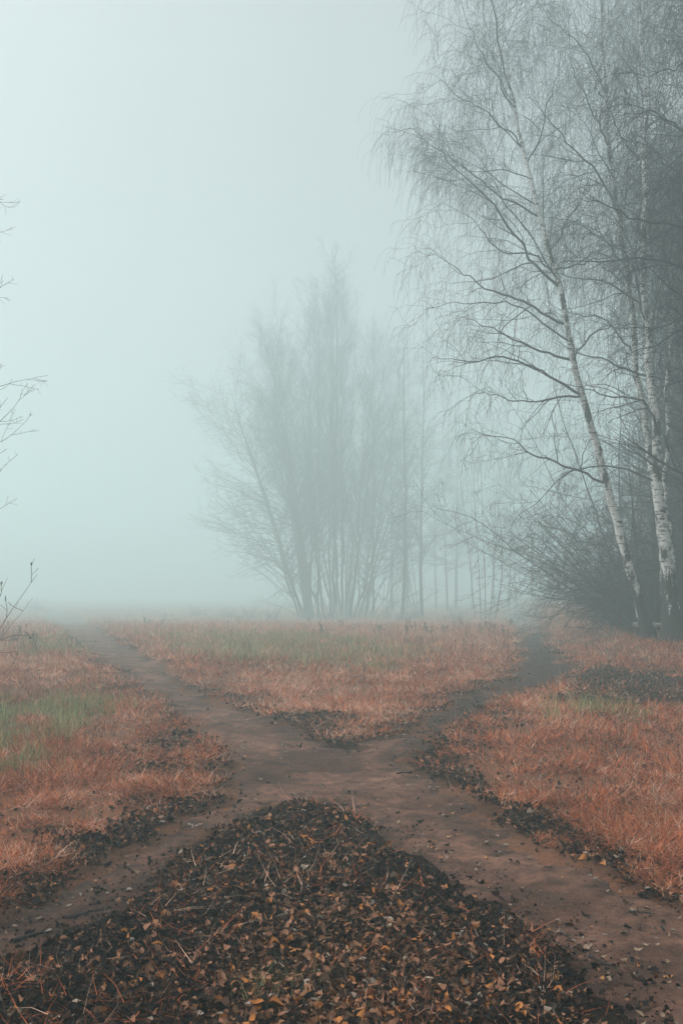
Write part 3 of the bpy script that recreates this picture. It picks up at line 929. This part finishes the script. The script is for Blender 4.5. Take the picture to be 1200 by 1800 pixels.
def shrub(seed, n, hgt, spread, arch, r0=0.035, lean=(0, 0), n1=9, n2=6, n3=4, rise=0.2, l1=(0.22, 0.45), K=14, a1=42):
    g = np.random.default_rng(seed)
    az = g.uniform(0, 2 * np.pi, n)
    sp = np.abs(g.normal(spread, spread * 0.4, n))
    d = np.stack([np.cos(az) * np.sin(sp) + lean[0], np.sin(az) * np.sin(sp) + lean[1], np.cos(sp)], 1)
    L = hgt * g.uniform(0.55, 1.1, n)
    P = np.empty((n, K, 3))
    P[:, 0] = np.stack([g.normal(0, 0.18, n), g.normal(0, 0.18, n), np.full(n, -0.1)], 1)
    for k in range(1, K):
        d = d + g.normal(0, 0.085, (n, 3)); d[:, 2] -= arch / K
        d /= np.linalg.norm(d, axis=1, keepdims=True)
        P[:, k] = P[:, k - 1] + d * (L / (K - 1))[:, None]
    P[:, :, 2] = np.maximum(P[:, :, 2], -0.1)
    RR = r0 * g.uniform(0.5, 1.2, n)[:, None] * np.linspace(1, 0.2, K)[None]
    A = grow(P, RR, n1, 0.12, 0.98, ('rel', *l1), (a1, 14), rise, 0.12, 9, rs=0.55, tip=0.3, rmin=0.005, g=g)
    b1 = grow(A[0], A[1], n2, 0.1, 1.0, ('rel', 0.25, 0.5), (40, 14), rise, 0.13, 6, rs=0.6, tip=0.5, rmin=0.0035, g=g)
    cr = [(A[0], A[1], 4), (b1[0], b1[1], 3)]
    if n3:
        tw = grow(b1[0], b1[1], n3, 0.15, 1.0, ('rel', 0.35, 0.7), (40, 14), rise * 0.5, 0.13, 4, rs=0.7, tip=0.6, rmin=0.0028, g=g)
        cr.append((tw[0], tw[1], 3))
    return [(P, RR, 6)], cr


THK = 'shrubs of the thicket under the birches'
TL = 'dense dark leafless shrub in the thicket under the birches'
s1 = first('bare_shrub', TL, 'shrub', THK, 1135, 29.0, 0.8, *shrub(41, 22, 8.2, 0.48, 0.35, 0.028, (-0.16, 0.1), n1=9, n2=6, n3=4, a1=66, l1=(0.20, 0.42), rise=-0.1), M_bark, M_dark_twig)
s2 = first('bare_shrub', TL, 'shrub', THK, 1105, 31.5, 0.8, *shrub(42, 22, 6.6, 0.58, 0.55, 0.025, (-0.12, 0.1), n1=9, n2=6, n3=4, a1=62, l1=(0.20, 0.42), rise=-0.1), M_bark, M_dark_twig)
for (px, Y_, sc, k, rz) in [(1150, 28.5, 0.76, 0, 0.2), (1098, 33.5, 0.68, 1, 0.4), (1110, 34.0, 1.15, 0, 5.9), (1180, 32.0, 0.88, 1, 0.1), (1140, 33.5, 0.92, 1, 6.0), (1113, 37.4, 0.76, 0, 0.5), (1210, 28.9, 0.80, 0, 0.3), (1240, 32.8, 0.88, 1, 1.5),
                            (1130, 39.0, 0.96, 0, 0.0), (1190, 36.7, 0.96, 1, 0.6), (1083, 40.6, 0.60, 1, 0.3), (1215, 26.1, 0.48, 1, 2.0), (1265, 29.6, 0.80, 0, 2.6)]:
    place([s1, s2][k], px, Y_, sc, rz, group=THK)

# --- the clump of tall stems in the middle of the meadow
CL = 'trees of the misty clump in the middle'
c1 = first('alder_tree', 'tallest slender tree at the centre of the misty clump', 'tree', CL, 592, 91.2, 1.44, *straight_tree(51, 22.5, 0.10, 60, 3.9, (32, 9), 0.7, 8, 5, l3=(0.5, 1.2), drp=0.1, tm=0.0045, tl=0.45, wob=0.03), M_bark, M_grey_twig)
c2 = first('alder_tree', 'left leaning slender tree of the misty clump', 'tree', CL, 545, 90.6, 1.44, *straight_tree(52, 18.5, 0.11, 56, 4.8, (44, 10), 0.7, 8, 5, l3=(0.5, 1.2), drp=0.0, lean=(-0.15, 0), tm=0.0045, tl=0.40, wob=0.03), M_bark, M_grey_twig)
c3 = first('alder_tree', 'wide branching tree on the left flank of the misty clump', 'tree', CL, 535, 89.4, 1.44, *straight_tree(53, 14.5, 0.09, 50, 5.6, (60, 12), 0.5, 8, 5, l3=(0.5, 1.2), drp=-0.1, t0=0.10, lean=(-0.33, 0), tm=0.0045, tl=0.35, wob=0.03), M_bark, M_grey_twig)
for (px, Y_, sc, k, rz, lb) in [
        (560, 90.0, 1.25, 0, 1.00, 'dark straight trunk left of centre in the misty clump'),
        (548, 88.0, 1.31, 1, 0.30, 'dark thick stem standing in front of the misty clump'),
        (540, 92.0, 1.39, 1, 0.05, 'grey stem at the left of the dark trunks in the clump'),
        (580, 94.0, 1.33, 0, 2.10, 'tall stem just behind the white birch stems in the clump'),
        (536, 90.0, 1.39, 2, 6.00, 'spreading tree on the left edge of the misty clump'),
        (553, 87.0, 1.14, 1, 6.10, 'short dark tree standing foremost in the misty clump'),
        (528, 91.0, 1.31, 2, 0.20, 'lowest spreading tree at the far left of the misty clump'),
        (572, 90.0, 1.22, 1, 5.60, 'stem leaning left behind the pale birch stems'),
        (612, 92.0, 1.31, 1, 3.30, 'tall tree leaning right beside the white birch stems'),
        (628, 94.0, 1.28, 2, 3.00, 'spreading tree on the right half of the misty clump'),
        (640, 97.0, 1.22, 1, 2.90, 'faint leaning tree behind the fan of shoots in the clump'),
        (600, 89.0, 1.19, 0, 4.40, 'slim stem right of the pale birch stems in the clump'),
        (545, 94.0, 1.35, 0, 5.00, 'tall faint stem behind the dark trunks of the clump'),
        (566, 88.0, 1.14, 2, 0.50, 'low spreading stem in front of the dark trunks'),
        (620, 90.0, 1.11, 2, 3.40, 'short spreading tree leaning right out of the clump'),
        (585, 92.0, 1.39, 0, 3.70, 'thin stem at the very centre of the misty clump'),
        (655, 98.0, 1.25, 0, 2.60, 'faint slim tree at the right end of the misty clump'),
        (606, 96.0, 1.38, 1, 3.60, 'tall stem leaning right at the back of the clump')]:
    place([c1, c2, c3][k], px, Y_, sc, rz, lb, CL)
slim = straight_tree(54, 18.5, 0.12, 48, 2.4, (48, 12), 0.5, 8, 4, l3=(0.4, 0.9), drp=0.0, t0=0.2)
d1 = first('slender_tree', 'lone slender tree right of the misty clump with a straight dark trunk', 'tree', 'slender trees right of the clump', 709, 92.0, 1.44, *slim, M_bark, M_grey_twig)
place(d1, 742, 99.0, 1.5, 1.2, 'second slender tree further right of the misty clump', 'slender trees right of the clump')

# white multi-stemmed birch and fans of shoots at its foot


def stems_px(lines, Y, r0, seed, dy=0.0):
    g = np.random.default_rng(seed)
    b0 = PX(lines[0][0][0], lines[0][0][1], Y); base = np.array([b0[0], Y, gz(b0[0], Y)])
    P = []
    for ln in lines:
        L = px_line(ln, Y, g.uniform(-1.5, 1.5), 16) - base
        L[:, 2] += -L[0, 2] - 0.1
        P.append(L)
    P = np.array(P)
    RR = r0 * g.uniform(0.6, 1.1, len(lines))[:, None] * np.linspace(1, 0.2, 16)[None]
    A = grow(P, RR, 14, 0.28, 0.98, ('abs', 1.2, 2.8), (36, 10), 0.5, 0.09, 9, rs=0.5, tip=0.3, rmin=0.007, taper_len=0.5, g=g)
    b1 = grow(A[0], A[1], 6, 0.15, 1.0, ('rel', 0.25, 0.5), (38, 12), 0.3, 0.12, 6, rs=0.6, tip=0.5, rmin=0.0045, g=g)
    return base, [(P, RR, 7)], [(A[0], A[1], 4), (b1[0], b1[1], 3)]


base, tr, cr = stems_px([[(596, 1088), (585, 1050), (572, 990), (560, 900), (552, 780), (548, 650)],
                         [(600, 1088), (594, 1040), (586, 960), (580, 850), (578, 700), (575, 560)],
                         [(603, 1088), (602, 1040), (600, 950), (600, 820), (604, 640), (606, 500)],
                         [(606, 1088), (608, 1030), (612, 940), (616, 800), (622, 650), (628, 520)],
                         [(609, 1088), (614, 1040), (622, 960), (630, 840), (640, 700), (646, 600)],
                         [(593, 1088), (578, 1045), (560, 980), (545, 900), (535, 820), (520, 700)]], 89.0, 0.13, 61)
build_tree('birch_clump', 'cluster of pale birch stems fanning from one foot in the clump', 'birch tree', CL, base, tr, cr, M_pale_bark, M_grey_twig)
fan = 'willow shrubs with fanning shoots'
base, tr, cr = stems_px([[(640, 1090), (650, 1040), (668, 980), (690, 920), (720, 870)], [(645, 1090), (662, 1045), (690, 990), (725, 935), (760, 900)],
                         [(636, 1090), (640, 1030), (648, 960), (660, 880), (672, 800)], [(650, 1090), (672, 1055), (705, 1010), (740, 965), (770, 940)],
                         [(632, 1090), (630, 1030), (630, 960), (632, 870), (640, 790)], [(642, 1090), (655, 1030), (676, 960), (700, 880), (715, 830)],
                         [(648, 1090), (668, 1030), (700, 950), (735, 880), (770, 840)], [(655, 1090), (690, 1060), (730, 1040), (765, 1020)]], 88.0, 0.052, 62)
w1 = build_tree('willow_shrub', 'fan of grey willow shoots right of the pale birch stems', 'shrub', fan, base, tr, cr, M_bark, M_grey_twig)
copy_tree(w1, base + np.array([4.9, 3.0, 0]), 2.4, (0.75, 0.75, 0.8), 'smaller fan of willow shoots under the slender trees', fan)
copy_tree(w1, base + np.array([-4.8, 1.5, 0]), 3.3, (0.8, 0.8, 0.62), 'fan of willow shoots at the left foot of the misty clump', fan)
copy_tree(w1, base + np.array([-3.0, 0.6, 0]), 2.9, (0.7, 0.7, 0.5), 'low willow shoots in front of the dark trunks', fan)
copy_tree(w1, base + np.array([-1.2, 1.0, 0]), 0.9, (0.9, 0.9, 0.7), 'willow shoots crowding the foot of the pale birch stems', fan)
copy_tree(w1, base + np.array([2.0, 2.0, 0]), 5.4, (0.9, 0.9, 0.75), 'willow shoots just right of the big fan of shoots', fan)
base, tr, cr = stems_px([[(835, 1075), (828, 1000), (818, 900), (806, 800), (800, 700)], [(845, 1075), (842, 1000), (836, 900), (830, 780), (826, 660)],
                         [(852, 1075), (852, 1000), (848, 900), (845, 800), (846, 690)], [(860, 1075), (866, 1000), (872, 920), (878, 850), (880, 780)],
                         [(868, 1075), (880, 1010), (882, 940), (876, 880), (870, 820)]], 86.0, 0.065, 63)
build_tree('sapling_cluster', 'cluster of slim bent saplings near the start of the wood', 'sapling', 'faint trees beyond the clump', base, tr, cr, M_bark, M_grey_twig)

# far trees that the mist almost hides
FAR = 'faint trees beyond the clump'
FL = 'faint far tree almost hidden in the mist beyond the fork'
for (px, Y_, sc, k) in [(715, 136.2, 1.36, 0), (765, 145.2, 1.36, 1), (800, 133.3, 1.28, 0), (830, 154.1, 1.36, 1), (868, 142.1, 1.36, 0), (905, 148.1, 1.36, 1), (935, 133.3, 1.22, 0), (965, 160.0, 1.43, 1), (995, 124.4, 1.22, 0),
                        (785, 124.4, 1.15, 1), (690, 130.4, 1.28, 0), (1030, 136.2, 1.36, 1), (645, 142.1, 1.28, 0), (1010, 103.7, 0.97, 1), (895, 121.4, 1.09, 1)]:
    place([t1, t2][k], px, Y_, sc, None, FL, FAR)

# low bushes far left across the meadow
bl = first('low_bush', 'faint low bush far across the meadow on the left', 'shrub', 'low bushes across the meadow', 62, 125.0, 1.2, *shrub(43, 30, 2.2, 0.9, 0.4, 0.02, n1=7, n2=5, n3=0), M_bark, M_grey_twig)
for (px, Y_, sc, lb) in [(345, 100.2, 0.70, 'low tangle of weeds at the left end of the clump'), (400, 91.9, 0.70, 'low bush at the left foot of the clump'), (440, 89.0, 0.76, 'second low bush at the left foot of the clump'),
                         (480, 86.3, 0.78, 'low bush in front of the left trunks of the clump'), (720, 83.5, 0.76, 'low bush below the slender trees'), (800, 89.0, 0.78, 'low bush left of the slim bent saplings'),
                         (905, 91.9, 0.78, 'low bush at the start of the wood path'), (960, 86.3, 0.89, 'low bush right of the wood path')]:
    place(bl, px, Y_, sc, None, lb, 'low bushes across the meadow')

# --- bare tree just outside the left edge, its twigs reach into the view
g_ = np.random.default_rng(71)
xb, yb = (-125 - 600) / F * 15.0, 15.0
tr, cr0 = straight_tree(71, 10.5, 0.09, 1, 1.0, (40, 10), 0.3)
P0, R0 = tr[0][0], tr[0][1]
A = grow(P0, R0, 48, 0.10, 0.97, ('abs', 1.4, 2.3), (56, 12), 0.55, 0.11, 14, rs=0.17, tip=0.12, rmin=0.0035, bias=(0.9, 0, 0), taper_len=0.35, g=g_)
b1 = grow(A[0], A[1], 6, 0.25, 0.97, ('rel', 0.18, 0.42), (40, 12), 0.35, 0.11, 8, rs=0.62, tip=0.5, rmin=0.0030, taper_len=0.5, g=g_)
b2 = grow(b1[0], b1[1], 3, 0.2, 0.95, ('abs', 0.05, 0.22), (45, 12), 0.2, 0.10, 3, rs=0.7, tip=0.6, rmin=0.0022, g=g_)
build_tree('bare_tree', 'thin bare tree at the left edge with upturned twigs', 'tree', None, (xb, yb, gz(xb, yb) - 0.03), tr, [(A[0], A[1], 5), (b1[0], b1[1], 4), (b2[0], b2[1], 3)], M_bark, M_grey_twig)

# sapling at the left edge that still holds a few withered leaves
tr, cr = shrub(72, 16, 2.3, 0.40, -0.1, 0.010, (0.22, 0), n1=4, n2=2, n3=0, rise=0.25, l1=(0.22, 0.45))
xs, ys = (-120 - 600) / F * 14.0, 14.0
sp = build_tree('bare_sapling', 'small bare sapling at the left edge holding a few withered leaves', 'sapling', None, (xs, ys, gz(xs, ys)), tr, cr, M_bark, M_grey_twig)
ends = cr[0][0][:, -1]; ends = ends[np.argsort(-ends[:, 0])][:14]
V = leaf_shape(len(ends), np.full(len(ends), 0.06))[:, :, [2, 1, 0]] + ends[:, None, :] - np.array([0, 0, 0.03])
b0 = (np.arange(len(ends)) * 11)[:, None]
link(bpy.data.objects.new('leaves', mesh_np('leaves', V.reshape(-1, 3), (b0[:, :, None] + LEAF_QQ[None]).reshape(-1, 4), (b0[:, :, None] + LEAF_T[None]).reshape(-1, 3), [M_stick])), sp)

# --- dry weeds standing in the meadow


def weed_mesh(seed, h, n):
    g = np.random.default_rng(seed)
    d = np.stack([g.normal(0, 0.12, n), g.normal(0, 0.12, n), np.ones(n)], 1)
    P = np.empty((n, 8, 3)); P[:, 0] = np.stack([g.normal(0, 0.05, n), g.normal(0, 0.05, n), np.full(n, -0.05)], 1)
    L = h * g.uniform(0.6, 1.1, n)
    for k in range(1, 8):
        d = d + g.normal(0, 0.05, (n, 3)); d /= np.linalg.norm(d, axis=1, keepdims=True)
        P[:, k] = P[:, k - 1] + d * (L / 7)[:, None]
    RR = np.full((n, 1), 0.006) * np.linspace(1, 0.5, 8)[None]
    A = grow(P, RR, 9, 0.45, 1.0, ('rel', 0.06, 0.18), (35, 10), 0.1, 0.1, 4, rs=0.9, rmin=0.004, g=g)
    hd = grow(P, RR, 14, 0.82, 1.0, ('abs', 0.03, 0.10), (40, 20), 0.0, 0.1, 3, rs=0.9, rmin=0.005, g=g)
    v, q, _ = join_tubes([(P, RR, 4), (A[0], A[1], 3), (hd[0], hd[1], 4)])
    return mesh_np('dry_weed', v, q, mats=[M_weed])


wm = [weed_mesh(80 + k, h, n) for k, (h, n) in enumerate([(0.55, 6), (0.45, 8), (0.65, 4)])]
WG = 'dry weeds standing in the meadow'
spots = [(rng.uniform(560, 930), rng.uniform(1092, 1122)) for _ in range(46)] + [(rng.uniform(230, 560), rng.uniform(1086, 1104)) for _ in range(26)] + \
        [(rng.uniform(1000, 1090), rng.uniform(1108, 1120)) for _ in range(10)] + [(rng.uniform(0, 60), rng.uniform(1115, 1160)) for _ in range(5)]
for (px, py) in spots:
    xw, yw = W(px, py)
    if path_field([xw], [yw])[0] > -0.2: continue
    o = bpy.data.objects.new('dry_weed', wm[rng.integers(3)])
    o.location = (xw, yw, gz(xw, yw)); o.rotation_euler = (0, 0, rng.uniform(0, 6.28)); s_ = rng.uniform(0.7, 1.2); o.scale = (s_, s_, s_)
    tag(link(o), 'brown dry weed stalk standing in the misty meadow grass', 'weed', WG)
ws = weed_mesh(90, 1.25, 1)
xw, yw = W(1067, 1168)
o = link(bpy.data.objects.new('dry_weed', ws)); o.location = (xw, yw, gz(xw, yw))
tag(o, 'single tall thin weed stalk before the leaning birch', 'weed', WG)
xw, yw = W(1066, 1192)
o = link(bpy.data.objects.new('dry_weed', wm[1])); o.location = (xw, yw, gz(xw, yw)); o.scale = (0.8, 0.8, 0.7)
tag(o, 'short tuft of dry weeds beside the dark side track', 'weed', WG)

# pale birch log propped level on two stubs behind the foot of the leaning birch
u = np.linspace(0, 1, 14)
A_, B_ = PX(1112, 1098, 27.4), PX(1164, 1100, 27.9)
P = A_[None] * (1 - u[:, None]) + B_[None] * u[:, None]
Rr = np.full(14, 0.075) * (1 + np.random.default_rng(3).normal(0, 0.05, 14)); Rr[0] *= 0.55; Rr[-1] *= 0.55
base = P.mean(0); base[2] = gz(base[0], base[1])
root = empty('log_rail', base)
tag(root, 'pale horizontal birch log behind the foot of the leaning birch', 'log')
v, q, rd = join_tubes([((P - base)[None], Rr[None], 10)])
M_log = mat_simple('pale_log_bark', (0.70, 0.68, 0.65), 0.85, 0.25, 5.0)
link(bpy.data.objects.new('log', mesh_np('log', v, q, mats=[M_log])), root)
for f_ in (0.2, 0.8):
    top = A_ * (1 - f_) + B_ * f_ - base
    zz = np.linspace(gz(top[0] + base[0], top[1] + base[1]) - base[2] - 0.1, top[2] - 0.03, 6)
    Q_ = np.stack([np.full(6, top[0]), np.full(6, top[1]), zz], 1)
    v, q, rd = join_tubes([(Q_[None], np.linspace(0.11, 0.08, 6)[None], 9)])
    link(bpy.data.objects.new('stub', mesh_np('stub', v, q, mats=[M_bark])), root)
